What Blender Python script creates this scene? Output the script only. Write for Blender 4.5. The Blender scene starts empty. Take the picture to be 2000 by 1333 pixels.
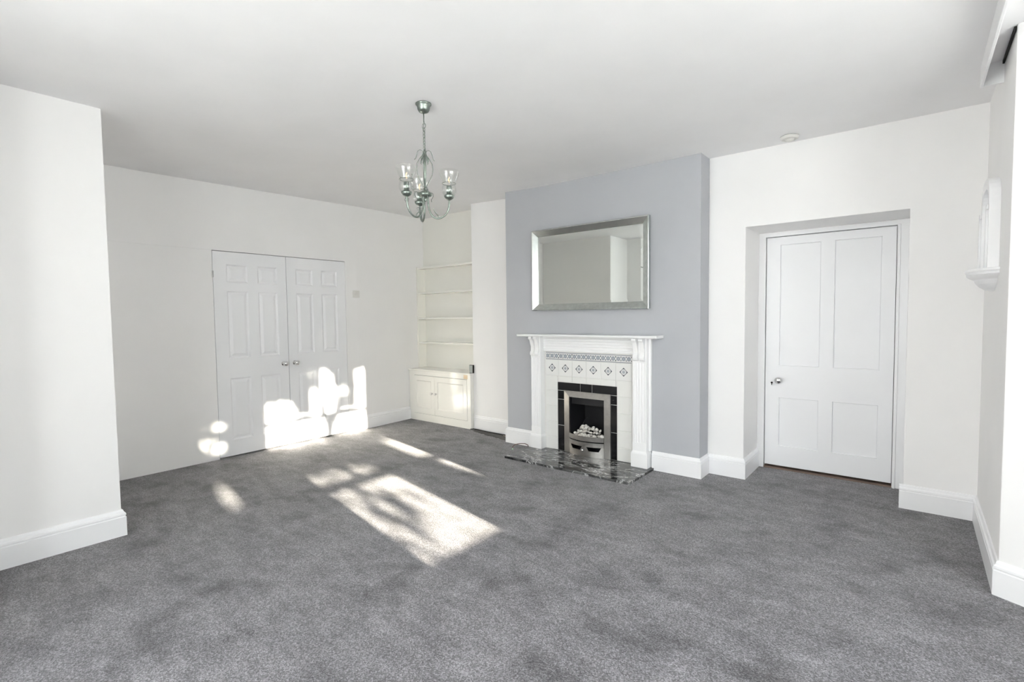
import bpy, bmesh, math, random
from mathutils import Vector, Matrix
sc = bpy.context.scene
col = sc.collection
R = math.radians

# ------------------------------------------------------------------ camera, light, exposure
cd = bpy.data.cameras.new('camera')
cam = bpy.data.objects.new('camera', cd); col.objects.link(cam)
cd.sensor_width = 36.0; cd.lens = 979.25 / 2000 * 36; cd.clip_start = 0.02
FW = Vector((-0.62738, 0.77720, -0.04857)); RT = Vector((0.77843, 0.62762, -0.01210)); UP = Vector((-0.02108, 0.04540, 0.99875))
cam.matrix_world = Matrix(((RT.x, UP.x, -FW.x, 5.1634), (RT.y, UP.y, -FW.y, -4.083), (RT.z, UP.z, -FW.z, 1.335), (0, 0, 0, 1)))
sc.camera = cam
sc.view_settings.view_transform = 'Standard'; sc.view_settings.look = 'None'
sc.view_settings.gamma = 1; sc.view_settings.use_curve_mapping = False
sc.view_settings.exposure = 1.28
sc.cycles.max_bounces = 14; sc.cycles.diffuse_bounces = 10; sc.cycles.glossy_bounces = 5
sc.cycles.transparent_max_bounces = 16; sc.cycles.caustics_reflective = False; sc.cycles.caustics_refractive = False
sc.cycles.sample_clamp_indirect = 30.0; sc.cycles.use_denoising = True
SKY = 4.6
wd = bpy.data.worlds.new('sky'); sc.world = wd; wd.use_nodes = True
nt = wd.node_tree; nt.nodes.clear()
tc = nt.nodes.new('ShaderNodeTexCoord'); sx = nt.nodes.new('ShaderNodeSeparateXYZ'); rp = nt.nodes.new('ShaderNodeValToRGB')
bg = nt.nodes.new('ShaderNodeBackground'); wo = nt.nodes.new('ShaderNodeOutputWorld')
nt.links.new(tc.outputs['Generated'], sx.inputs[0]); nt.links.new(sx.outputs['Z'], rp.inputs[0])
e = rp.color_ramp.elements
e[0].position = 0.0; e[0].color = (1.0, 0.985, 0.97, 1); e[1].position = 0.7; e[1].color = (0.86, 0.93, 1.0, 1)
nt.links.new(rp.outputs[0], bg.inputs[0]); bg.inputs[1].default_value = SKY; nt.links.new(bg.outputs[0], wo.inputs[0])
# low winter sun through the bay
sd = bpy.data.lights.new('sun', 'SUN'); sun = bpy.data.objects.new('sun', sd); col.objects.link(sun)
sd.energy = 25.0; sd.angle = R(0.53); sd.color = (1.0, 0.90, 0.76)
EL = math.atan(0.2158)
SUN = Vector((0.981 * math.cos(EL), -0.193 * math.cos(EL), math.sin(EL)))
sun.rotation_euler = SUN.to_track_quat('Z', 'Y').to_euler(); sun.location = (9, -4, 3)
def portal(name, loc, nrm, w, h):
    d = bpy.data.lights.new(name, 'AREA'); d.shape = 'RECTANGLE'; d.size = w; d.size_y = h; d.cycles.is_portal = True
    o = bpy.data.objects.new(name, d); col.objects.link(o); o.location = loc
    o.rotation_euler = (-Vector(nrm)).to_track_quat('Z', 'Y').to_euler()
portal('daylight_portal', (6.44, -2.89, 1.60), (-1, 0, 0), 2.3, 1.85)
portal('daylight_portal', (3.82, -5.22, 1.31), (0, 1, 0), 1.80, 1.87)

# ------------------------------------------------------------------ materials
def mat(name): 
    m = bpy.data.materials.new(name); m.use_nodes = True
    return m, m.node_tree, m.node_tree.nodes['Principled BSDF']
def N(t, typ, **kw):
    n = t.nodes.new(typ)
    for k, v in kw.items(): setattr(n, k, v)
    return n
def noise(t, scale, detail=3, rough=0.55, vec=None):
    n = N(t, 'ShaderNodeTexNoise'); n.inputs['Scale'].default_value = scale; n.inputs['Detail'].default_value = detail; n.inputs['Roughness'].default_value = rough
    if vec is None:
        c = N(t, 'ShaderNodeTexCoord'); vec = c.outputs['Object']
    t.links.new(vec, n.inputs['Vector']); return n
def ramp(t, src, stops):
    r = N(t, 'ShaderNodeValToRGB'); e = r.color_ramp.elements
    while len(e) < len(stops): e.new(0.5)
    for k, (p, c) in enumerate(stops): e[k].position = p; e[k].color = (*c, 1) if len(c) == 3 else c
    t.links.new(src, r.inputs[0]); return r
def bump(t, b, src, strength, dist=0.002):
    n = N(t, 'ShaderNodeBump'); n.inputs['Strength'].default_value = strength; n.inputs['Distance'].default_value = dist
    t.links.new(src, n.inputs['Height']); t.links.new(n.outputs[0], b.inputs['Normal']); return n
def paint(name, c, rough=0.6, var=0.03, bscale=60, bstr=0.15, spec=0.4):
    m, t, b = mat(name)
    n = noise(t, 2.2, 4)
    r = ramp(t, n.outputs['Fac'], [(0.3, tuple(x * (1 - var) for x in c)), (0.7, tuple(min(1, x * (1 + var)) for x in c))])
    t.links.new(r.outputs[0], b.inputs['Base Color']); b.inputs['Roughness'].default_value = rough
    b.inputs['Specular IOR Level'].default_value = spec
    if bstr: bump(t, b, noise(t, bscale, 3).outputs['Fac'], bstr, 0.003)
    return m
WALL = paint('matt_white_emulsion', (0.86, 0.852, 0.847), 0.75, 0.012, 14, 0.12, 0.25)
CEIL = paint('ceiling_white', (0.86, 0.855, 0.862), 0.85, 0.02, 5, 0.12, 0.2)
GREY = paint('grey_blue_emulsion', (0.452, 0.462, 0.488), 0.7, 0.02, 14, 0.12, 0.25)
GLOSS = paint('white_gloss_paint', (0.86, 0.86, 0.87), 0.28, 0.01, 30, 0.06)
SATIN = paint('white_satin_door_paint', (0.85, 0.853, 0.868), 0.38, 0.01, 30, 0.05)
CREAM = paint('cream_gloss_paint', (0.87, 0.86, 0.81), 0.11, 0.015, 12, 0.05)
CREAMM = paint('cream_satin_paint', (0.82, 0.812, 0.768), 0.5, 0.015, 12, 0.05)
MANTEL = paint('white_mantel_paint', (0.88, 0.882, 0.885), 0.35, 0.01, 40, 0.05)
PLAST = paint('white_plastic', (0.74, 0.73, 0.70), 0.35, 0.0, 30, 0.0)
DARK = paint('dark_gap', (0.02, 0.018, 0.016), 0.9, 0.0, 30, 0.0)
SOOT = paint('black_firebox_metal', (0.012, 0.012, 0.014), 0.55, 0.2, 40, 0.2)
GROUT = paint('white_grout', (0.72, 0.71, 0.69), 0.8, 0.03, 60, 0.2)
WOOD = paint('brown_threshold_wood', (0.17, 0.12, 0.095), 0.7, 0.3, 30, 0.2)
UNDER = paint('ragged_carpet_underlay', (0.11, 0.105, 0.10), 0.95, 0.5, 30, 0.6)
CABLE = paint('black_cable_sheath', (0.02, 0.016, 0.014), 0.45, 0.0, 30, 0.0)
BROWNC = paint('brown_cable_sheath', (0.10, 0.045, 0.035), 0.4, 0.0, 30, 0.0)
CREAMC = paint('cream_cable_sheath', (0.62, 0.55, 0.42), 0.5, 0.1, 30, 0.0)
GREENP = paint('green_cable_tip', (0.32, 0.48, 0.33), 0.5, 0.0, 30, 0.0)
GREYP = paint('grey_device_face', (0.42, 0.45, 0.43), 0.35, 0.0, 30, 0.0)
BARK = paint('bark', (0.10, 0.08, 0.06), 0.9, 0.2, 20, 0.5)
LEAF = paint('leaf_green', (0.06, 0.09, 0.035), 0.6, 0.2, 20, 0.0)
BOUNCE_GROUND = paint('pale_bounce_ground', (0.74, 0.735, 0.725), 0.95, 0.15, 30, 0.3)  # unseen ground, tone raised to throw more light onto the ceiling
STAIN = paint('peeled_ochre_patch', (0.72, 0.58, 0.40), 0.6, 0.12, 90, 0.2)
def metal(name, c, rough, aniso=0.0, var=0.0, bscale=None):
    m, t, b = mat(name); b.inputs['Metallic'].default_value = 1; b.inputs['Base Color'].default_value = (*c, 1); b.inputs['Roughness'].default_value = rough
    b.inputs['Anisotropic'].default_value = aniso
    if var:
        n = noise(t, bscale or 40, 4)
        r = ramp(t, n.outputs['Fac'], [(0.3, tuple(x * (1 - var) for x in c)), (0.7, tuple(min(1, x * (1 + var)) for x in c))])
        t.links.new(r.outputs[0], b.inputs['Base Color'])
    return m
CHROME = metal('polished_chrome', (0.75, 0.75, 0.75), 0.08)
STEEL = metal('brushed_steel', (0.40, 0.385, 0.365), 0.33, 0.5, 0.08, 25)
PEWTER = metal('sage_grey_metal', (0.28, 0.32, 0.29), 0.34, 0, 0.18, 60)
SILVER = metal('silver_leaf_frame', (0.62, 0.66, 0.64), 0.17, 0, 0.10, 30)
MIRROR = metal('mirror_glass', (0.80, 0.83, 0.80), 0.01)
def glass(name, tint, gloss=0.9, edge=0.5):
    m, t, b = mat(name); t.nodes.remove(b)
    out = t.nodes['Material Output']; tr = N(t, 'ShaderNodeBsdfTransparent'); gl = N(t, 'ShaderNodeBsdfGlossy'); mx = N(t, 'ShaderNodeMixShader'); fr = N(t, 'ShaderNodeLayerWeight'); pw = N(t, 'ShaderNodeMath', operation='POWER'); ml = N(t, 'ShaderNodeMath', operation='MULTIPLY_ADD')
    tr.inputs[0].default_value = (*tint, 1); gl.inputs['Roughness'].default_value = 0.03; fr.inputs[0].default_value = 0.5; pw.inputs[1].default_value = 4; ml.inputs[1].default_value = edge; ml.inputs[2].default_value = 0.045; gl.inputs[0].default_value = (gloss, gloss, gloss, 1)
    t.links.new(fr.outputs['Facing'], pw.inputs[0]); t.links.new(pw.outputs[0], ml.inputs[0]); t.links.new(ml.outputs[0], mx.inputs[0]); t.links.new(tr.outputs[0], mx.inputs[1]); t.links.new(gl.outputs[0], mx.inputs[2]); t.links.new(mx.outputs[0], out.inputs[0])
    return m
PANE = glass('window_glass', (0.97, 0.985, 0.98)); SHADE = glass('clear_shade_glass', (0.975, 0.98, 0.975), 1.0, 0.35)
def emis(name, c, s):
    m, t, b = mat(name); b.inputs['Base Color'].default_value = (*c, 1); b.inputs['Emission Color'].default_value = (*c, 1); b.inputs['Emission Strength'].default_value = s
    return m
FILA = emis('warm_filament', (1.0, 0.55, 0.22), 2.0)
# carpet
def carpet():
    m, t, b = mat('grey_twist_pile_carpet')
    c = N(t, 'ShaderNodeTexCoord').outputs['Object']
    v = N(t, 'ShaderNodeTexVoronoi'); v.inputs['Scale'].default_value = 210; t.links.new(c, v.inputs['Vector'])
    sp = N(t, 'ShaderNodeSeparateColor'); t.links.new(v.outputs['Color'], sp.inputs[0])
    n1 = noise(t, 130, 3, 0.7, c); n2 = noise(t, 3.0, 3, 0.55, c)
    mp = N(t, 'ShaderNodeMapping'); mp.inputs['Scale'].default_value = (1, 2.2, 1); mp.inputs['Rotation'].default_value = (0, 0, 0.5); t.links.new(c, mp.inputs[0])
    n3 = noise(t, 5.5, 3, 0.6, mp.outputs[0])
    def math_(op, a, bb):
        k = N(t, 'ShaderNodeMath', operation=op)
        for i, q in enumerate((a, bb)):
            if isinstance(q, (int, float)): k.inputs[i].default_value = q
            else: t.links.new(q, k.inputs[i])
        return k.outputs[0]
    s = math_('ADD', math_('MULTIPLY', sp.outputs[0], 0.5), math_('MULTIPLY', n1.outputs['Fac'], 0.5))
    s = math_('ADD', s, math_('MULTIPLY', math_('SUBTRACT', n2.outputs['Fac'], 0.5), 0.42))
    s = math_('ADD', s, math_('MULTIPLY', math_('SUBTRACT', n3.outputs['Fac'], 0.5), 0.50))
    dk = math_('MAXIMUM', math_('SUBTRACT', 0.44, n2.outputs['Fac']), 0.0); s = math_('SUBTRACT', s, math_('MULTIPLY', dk, 1.05))
    r = ramp(t, s, [(0.12, (0.046, 0.0435, 0.0465)), (0.5, (0.142, 0.136, 0.1435)), (0.88, (0.345, 0.332, 0.350))])
    t.links.new(r.outputs[0], b.inputs['Base Color']); b.inputs['Roughness'].default_value = 0.95
    b.inputs['Specular IOR Level'].default_value = 0.1; b.inputs['Sheen Weight'].default_value = 0.25; b.inputs['Sheen Roughness'].default_value = 0.5
    h = math_('ADD', v.outputs['Distance'], n1.outputs['Fac']); bump(t, b, h, 0.45, 0.005)
    return m
CARPET = carpet()
def marble():
    m, t, b = mat('black_veined_marble'); c = N(t, 'ShaderNodeTexCoord').outputs['Object']
    mp = N(t, 'ShaderNodeMapping'); mp.inputs['Rotation'].default_value = (0, 0, 0.75); mp.inputs['Scale'].default_value = (1.0, 2.6, 1); t.links.new(c, mp.inputs[0])
    n = noise(t, 3.2, 6, 0.62, mp.outputs[0]); n.inputs['Distortion'].default_value = 0.9
    a = N(t, 'ShaderNodeMath', operation='SUBTRACT'); t.links.new(n.outputs['Fac'], a.inputs[0]); a.inputs[1].default_value = 0.5
    ab = N(t, 'ShaderNodeMath', operation='ABSOLUTE'); t.links.new(a.outputs[0], ab.inputs[0])
    r = ramp(t, ab.outputs[0], [(0.0, (0.62, 0.62, 0.61)), (0.007, (0.30, 0.30, 0.30)), (0.022, (0.035, 0.036, 0.037)), (0.12, (0.010, 0.010, 0.011))])
    n2 = noise(t, 7, 4, 0.6, mp.outputs[0]); r2 = ramp(t, n2.outputs['Fac'], [(0.4, (0, 0, 0)), (0.72, (0.16, 0.16, 0.155))])
    mx = N(t, 'ShaderNodeMix', data_type='RGBA', blend_type='ADD'); mx.inputs[0].default_value = 1
    t.links.new(r.outputs[0], mx.inputs[6]); t.links.new(r2.outputs[0], mx.inputs[7]); t.links.new(mx.outputs[2], b.inputs['Base Color'])
    b.inputs['Roughness'].default_value = 0.12
    return m
MARBLE = marble()
def tile_mat(name, c, rough=0.16):
    m, t, b = mat(name); n = noise(t, 6, 3); r = ramp(t, n.outputs['Fac'], [(0.3, tuple(x * 0.97 for x in c)), (0.7, c)])
    t.links.new(r.outputs[0], b.inputs['Base Color']); b.inputs['Roughness'].default_value = rough; bump(t, b, noise(t, 25, 2).outputs['Fac'], 0.05, 0.002); return m
TILE = tile_mat('white_glazed_tile', (0.80, 0.80, 0.775)); BLACKT = tile_mat('black_glazed_tile', (0.008, 0.008, 0.009), 0.14)
def mth(t, op, *ins):
    k = N(t, 'ShaderNodeMath', operation=op)
    for i, q in enumerate(ins):
        if isinstance(q, (int, float)): k.inputs[i].default_value = q
        else: t.links.new(q, k.inputs[i])
    return k.outputs[0]
def band(t, v, lo, hi): return mth(t, 'MULTIPLY', mth(t, 'GREATER_THAN', v, lo), mth(t, 'LESS_THAN', v, hi))
def printed(name, border):
    # blue-grey transfer print, in tile coordinates (metres from the tile's middle)
    m, t, b = mat(name); c = N(t, 'ShaderNodeTexCoord').outputs['Object']; s = N(t, 'ShaderNodeSeparateXYZ'); t.links.new(c, s.inputs[0]); X, Z = s.outputs['X'], s.outputs['Z']
    aX, aZ = mth(t, 'ABSOLUTE', X), mth(t, 'ABSOLUTE', Z)
    if border:
        # three flower roundels a tile, little diamonds between, ruled edges
        xm = mth(t, 'SUBTRACT', mth(t, 'MODULO', mth(t, 'ADD', X, 0.0755), 0.0503), 0.02515)
        rr = mth(t, 'SQRT', mth(t, 'ADD', mth(t, 'MULTIPLY', xm, xm), mth(t, 'MULTIPLY', Z, Z)))
        ang = mth(t, 'ARCTAN2', Z, xm); pet = mth(t, 'MULTIPLY', mth(t, 'COSINE', mth(t, 'MULTIPLY', ang, 8.0)), 0.0035)
        disc = mth(t, 'LESS_THAN', mth(t, 'ADD', rr, pet), 0.0195); ring = band(t, rr, 0.006, 0.0085)
        xd = mth(t, 'SUBTRACT', 0.02515, mth(t, 'ABSOLUTE', xm)); zd = mth(t, 'ABSOLUTE', mth(t, 'SUBTRACT', aZ, 0.0165))
        dia = mth(t, 'LESS_THAN', mth(t, 'ADD', xd, zd), 0.0068)
        rul = mth(t, 'MAXIMUM', band(t, aZ, 0.0300, 0.0350), band(t, aZ, 0.0262, 0.0275))
        g1 = mth(t, 'MULTIPLY', disc, mth(t, 'SUBTRACT', 1.0, mth(t, 'MULTIPLY', ring, 0.8)))
        soft, hard = mth(t, 'MULTIPLY', g1, 0.62), mth(t, 'MAXIMUM', dia, mth(t, 'MULTIPLY', rul, 0.75))
    else:
        L = mth(t, 'ADD', aX, aZ); rr = mth(t, 'SQRT', mth(t, 'ADD', mth(t, 'MULTIPLY', X, X), mth(t, 'MULTIPLY', Z, Z)))
        mxx = mth(t, 'MAXIMUM', aX, aZ)
        edge = band(t, L, 0.0335, 0.040); tip = mth(t, 'MULTIPLY', mth(t, 'GREATER_THAN', mxx, 0.0265), mth(t, 'LESS_THAN', L, 0.0405))
        ang = mth(t, 'ARCTAN2', Z, X); pet = mth(t, 'MULTIPLY', mth(t, 'COSINE', mth(t, 'MULTIPLY', ang, 8.0)), 0.002)
        fl = mth(t, 'LESS_THAN', mth(t, 'ADD', rr, pet), 0.0125); hole = band(t, rr, 0.0045, 0.006)
        ring = band(t, rr, 0.0185, 0.0205)
        soft = mth(t, 'MAXIMUM', mth(t, 'MULTIPLY', mth(t, 'MULTIPLY', fl, mth(t, 'SUBTRACT', 1.0, hole)), 0.62), mth(t, 'MULTIPLY', ring, 0.7))
        hard = mth(t, 'MAXIMUM', mth(t, 'MULTIPLY', edge, 0.9), tip)
    f = mth(t, 'MINIMUM', mth(t, 'MAXIMUM', soft, hard), 1.0)
    r = ramp(t, f, [(0.0, (0.79, 0.79, 0.775)), (0.62, (0.27, 0.30, 0.35)), (1.0, (0.06, 0.07, 0.09))])
    t.links.new(r.outputs[0], b.inputs['Base Color']); b.inputs['Roughness'].default_value = 0.16
    return m
BORDER = printed('blue_border_tile', True); DIAMOND = printed('blue_diamond_tile', False)
def stone_mat():
    m, t, b = mat('white_pebble'); oi = N(t, 'ShaderNodeObjectInfo'); r = ramp(t, oi.outputs['Random'], [(0.0, (0.42, 0.39, 0.36)), (0.5, (0.66, 0.63, 0.59)), (1.0, (0.80, 0.78, 0.74))])
    t.links.new(r.outputs[0], b.inputs['Base Color']); b.inputs['Roughness'].default_value = 0.8; bump(t, b, noise(t, 60, 3).outputs['Fac'], 0.4, 0.003); return m
PEBBLE = stone_mat()

# ------------------------------------------------------------------ mesh helpers
class MB:
    def __init__(s): s.bm = bmesh.new()
    def box(s, x0, x1, y0, y1, z0, z1):
        v = [s.bm.verts.new(p) for p in ((x0, y0, z0), (x1, y0, z0), (x1, y1, z0), (x0, y1, z0), (x0, y0, z1), (x1, y0, z1), (x1, y1, z1), (x0, y1, z1))]
        for f in ((3, 2, 1, 0), (4, 5, 6, 7), (0, 1, 5, 4), (1, 2, 6, 5), (2, 3, 7, 6), (3, 0, 4, 7)): s.bm.faces.new([v[i] for i in f])
        return s
    def prism(s, poly, axis, a, b):
        # extrude a 2-D outline along x, y or z
        def P(p, h): return {'x': (h, p[0], p[1]), 'y': (p[0], h, p[1]), 'z': (p[0], p[1], h)}[axis]
        A = [s.bm.verts.new(P(p, a)) for p in poly]; B = [s.bm.verts.new(P(p, b)) for p in poly]; n = len(poly)
        fs = [s.bm.faces.new(A), s.bm.faces.new(B[::-1])]
        for i in range(n): fs.append(s.bm.faces.new((A[i], B[i], B[(i + 1) % n], A[(i + 1) % n])))
        return s
    def tube(s, pts, r, seg=8, closed=False, cap=True):
        pts = [Vector(p) for p in pts]; n = len(pts); rings = []
        rs = r if isinstance(r, (list, tuple)) else [r] * n
        up = None
        for i, p in enumerate(pts):
            if closed: d = (pts[(i + 1) % n] - pts[i - 1]).normalized()
            else: d = (pts[min(i + 1, n - 1)] - pts[max(i - 1, 0)]).normalized()
            if up is None: up = d.orthogonal().normalized()
            u = up - d * up.dot(d)
            u = u.normalized() if u.length > 1e-6 else d.orthogonal().normalized()
            up = u; w = d.cross(u)
            rings.append([s.bm.verts.new(p + (u * math.cos(2 * math.pi * k / seg) + w * math.sin(2 * math.pi * k / seg)) * rs[i]) for k in range(seg)])
        for i in range(n if closed else n - 1):
            a, b = rings[i], rings[(i + 1) % n]
            for k in range(seg): s.bm.faces.new((a[k], a[(k + 1) % seg], b[(k + 1) % seg], b[k]))
        if cap and not closed: s.bm.faces.new(rings[0][::-1]); s.bm.faces.new(rings[-1])
        return s
    def lathe(s, prof, c=(0, 0, 0), seg=20, axis='z', cap=True):
        c = Vector(c); rings = []
        for r, h in prof:
            ring = []
            for k in range(seg):
                a = 2 * math.pi * k / seg; p = {'z': (r * math.cos(a), r * math.sin(a), h), 'y': (r * math.cos(a), h, r * math.sin(a)), 'x': (h, r * math.cos(a), r * math.sin(a))}[axis]
                ring.append(s.bm.verts.new(c + Vector(p)))
            rings.append(ring)
        for a, b in zip(rings, rings[1:]):
            for k in range(seg): s.bm.faces.new((a[k], a[(k + 1) % seg], b[(k + 1) % seg], b[k]))
        if cap: s.bm.faces.new(rings[0][::-1]); s.bm.faces.new(rings[-1])
        return s
    def rings(s, rs, fill=True):
        # nested rectangles (lists of 4 points) bridged in order, the last one filled
        R_ = [[s.bm.verts.new(p) for p in q] for q in rs]
        for a, b in zip(R_, R_[1:]):
            for k in range(4): s.bm.faces.new((a[k], a[(k + 1) % 4], b[(k + 1) % 4], b[k]))
        if fill: s.bm.faces.new(R_[-1])
        return s
    def build(s, name, m, parent=None, smooth=False, bevel=0.0, loc=None, label=None, seg=2):
        bmesh.ops.recalc_face_normals(s.bm, faces=s.bm.faces)
        me = bpy.data.meshes.new(name); s.bm.to_mesh(me); s.bm.free(); me.materials.append(m)
        if smooth:
            for p in me.polygons: p.use_smooth = True
        o = bpy.data.objects.new(name, me); col.objects.link(o)
        if bevel:
            b = o.modifiers.new('bevel', 'BEVEL'); b.width = bevel; b.segments = seg; b.limit_method = 'ANGLE'; b.angle_limit = R(40)
        if parent is not None: o.parent = parent
        if loc is not None: o.location = loc
        if label: o['label'] = label
        return o
def tag(o, label, cat=None, group=None, kind=None):
    o['label'] = label
    if cat: o['category'] = cat
    if group: o['group'] = group
    if kind: o['kind'] = kind
    return o
def struct(o, label): return tag(o, label, kind='structure')
def empty(name, loc, label, cat, group=None, kind=None):
    o = bpy.data.objects.new(name, None); col.objects.link(o); o.location = loc; o.empty_display_size = 0.05
    return tag(o, label, cat, group, kind)
def arc(cx, cy, r, a0, a1, n): return [(cx + r * math.cos(R(a0 + (a1 - a0) * i / n)), cy + r * math.sin(R(a0 + (a1 - a0) * i / n))) for i in range(n + 1)]

# ------------------------------------------------------------------ room shell
H = 2.61
def ss(v): v = max(0, min(1, v)); return v * v * (3 - 2 * v)
def ceil_z(x, y): return H + 0.055 * max(0, min(1, (y + 2.6) / 2.7)) * max(0, min(1, (2.3 - x) / 1.3))
def make_ceiling():
    m = MB(); nx, ny = 36, 32; g = []
    for j in range(ny + 1):
        row = []
        for i in range(nx + 1):
            x = -0.4 + 7.1 * i / nx; y = -5.5 + 6.6 * j / ny
            row.append((m.bm.verts.new((x, y, ceil_z(x, y))), m.bm.verts.new((x, y, 2.95))))
        g.append(row)
    for j in range(ny):
        for i in range(nx):
            for k in (0, 1): m.bm.faces.new([g[j][i][k], g[j][i + 1][k], g[j + 1][i + 1][k], g[j + 1][i][k]])
    for i in range(nx):
        for j in (0, ny): m.bm.faces.new([g[j][i][0], g[j][i + 1][0], g[j][i + 1][1], g[j][i][1]])
    for j in range(ny):
        for i in (0, nx): m.bm.faces.new([g[j][i][0], g[j + 1][i][0], g[j + 1][i][1], g[j][i][1]])
    return m.build('ceiling', CEIL, smooth=True)
struct(make_ceiling(), 'plain white plaster ceiling with the small chandelier hanging from it')
struct(MB().box(-0.4, 6.7, -5.5, 1.1, -0.12, 0.0).build('floor', CARPET), 'grey twist-pile carpet covering the whole floor')
T = 2.80
# left wall with the double doors; the lower part left of the doors stands 5 mm back
DY0, DY1, DYM, DH = -2.156, -0.748, -1.4475, 1.996
struct(MB().box(-0.3, -0.006, -3.4, DY0, 0, DH).box(-0.3, 0, -3.4, DY1, DH, T).box(-0.3, 0, DY1, -0.6, 0, T)
       .prism([(0, -0.6), (-0.07, 0.55), (-0.3, 0.55), (-0.3, -0.6)], 'z', 0, T).build('wall_left', WALL), 'white wall holding the pair of six-panel doors')
struct(MB().box(-0.3, 1.328, -5.5, -3.23, 0, T).build('wall_front_left', WALL, bevel=0.004), 'white projecting wall block at the left edge of the picture')
struct(MB().box(-0.3, 1.06, 0.5, 1.0, 0, T).build('wall_alcove', CREAMM), 'cream wall at the back of the shelved alcove')
struct(MB().box(1.06, 1.80, 0.26, 1.0, 0, T).build('wall_column', WALL, bevel=0.004), 'white strip of wall between shelved alcove and grey chimney breast')
# chimney breast, open where the fire sits
CH = MB().box(1.80, 2.56, 0, 1.0, 0, T).box(2.98, 3.8116, 0, 1.0, 0, T).box(2.56, 2.98, 0, 1.0, 0.585, T).box(2.56, 2.98, 0.32, 1.0, 0, 0.585)
struct(CH.build('wall_chimney', GREY), 'blue-grey painted chimney breast behind the fireplace and mirror')
DX0, DX1, DT = 4.0956, 5.1142, 2.019
struct(MB().prism([(3.8116, 0), (DX0, 0), (DX0, DT), (DX1, DT), (DX1, 0), (5.75, 0), (5.75, T), (3.8116, T)], 'y', 0.2007, 0.72).build('wall_back', WALL, bevel=0.004),
       'white wall with the deep reveal of the four-panel door')
struct(MB().box(3.82, 5.75, 0.721, 1.0, 0, T).build('wall_lobby', DARK), 'dark wall closing the gap behind the four-panel door')
CA, CB = (5.486, -0.87), (6.36, -1.34)
struct(MB().prism([CA, (5.486, 0.2), (5.75, 0.2), (6.7, -1.0), (6.7, -1.34), CB], 'z', 0, T).build('wall_right', WALL, bevel=0.003), 'white right wall pier turning into the splayed bay side')
# bay wall and back bay, outside the picture
def holed(axis, p0, p1, a0, a1, holes, z0=0, z1=T):
    m = MB(); cur = a0
    def bx(s, e_, zz0, zz1):
        if e_ - s < 1e-4: return
        m.box(p0, p1, s, e_, zz0, zz1) if axis == 'x' else m.box(s, e_, p0, p1, zz0, zz1)
    for (h0, h1, hz0, hz1) in holes:
        bx(cur, h0, z0, z1); bx(h0, h1, z0, hz0); bx(h0, h1, hz1, z1); cur = h1
    bx(cur, a1, z0, z1); return m
struct(holed('x', 6.36, 6.62, -4.25, -1.34, [(-4.00, -3.20, 0.71, 2.48), (-3.0, -1.78, 0.71, 2.48)]).build('wall_bay', WALL), 'white bay wall with the two windows')
struct(MB().prism([(6.36, -4.25), (6.62, -4.25), (6.62, -5.5), (5.486, -5.5), (5.486, -4.6)], 'z', 0, T).build('wall_bay_side', WALL), 'white splayed far side of the bay')
struct(MB().prism([(1.328, -3.82), (1.75, -3.82), (2.75, -4.55), (2.75, -5.5), (1.328, -5.5)], 'z', 0, T).build('wall_behind', WALL), 'white wall behind the photographer beside the back window')
struct(holed('y', -5.36, -5.10, 2.75, 5.95, [(2.95, 4.70, 0.40, 2.22)]).build('wall_back_window', WALL), 'white wall with the wide window behind the photographer')

def window(name, label, axis, p, a0, a1, z0, z1, bars_a, bars_z, bw=0.012):
    # frame, glazing bars and a pane, parallel to the wall
    def M(m, s, e_, zz0, zz1, d):
        m.box(p - d, p + d, s, e_, zz0, zz1) if axis == 'x' else m.box(s, e_, p - d, p + d, zz0, zz1)
    f = MB(); w = 0.03
    M(f, a0, a0 + w, z0, z1, 0.03); M(f, a1 - w, a1, z0, z1, 0.03); M(f, a0 + w, a1 - w, z0, z0 + w, 0.03); M(f, a0 + w, a1 - w, z1 - w, z1, 0.03)
    o = struct(f.build(name, GLOSS), label)
    for a in bars_a: m = MB(); M(m, a - bw / 2, a + bw / 2, z0 + w, z1 - w, 0.012); m.build('glazing_bar', GLOSS, o)
    for z_, hw in bars_z: m = MB(); M(m, a0 + w, a1 - w, z_ - hw / 2, z_ + hw / 2, 0.0125); m.build('glazing_bar', GLOSS, o)
    m = MB(); M(m, a0 + w, a1 - w, z0 + w, z1 - w, 0.002); m.build('pane', PANE, o)
window('window_1', 'bay window the low sun shines through', 'x', 6.40, -3.03, -1.75, 0.68, 2.51, [-2.36], [(1.055, 0.050), (1.655, 0.05)])
window('window_2', 'smaller sash of the bay beside the main one', 'x', 6.40, -4.03, -3.17, 0.68, 2.51, [-3.51], [(1.055, 0.05), (1.66, 0.06)])
window('window_3', 'wide window behind the photographer', 'y', -5.16, 2.92, 4.73, 0.37, 2.25, [3.8], [(1.7, 0.03)], 0.04)

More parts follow.
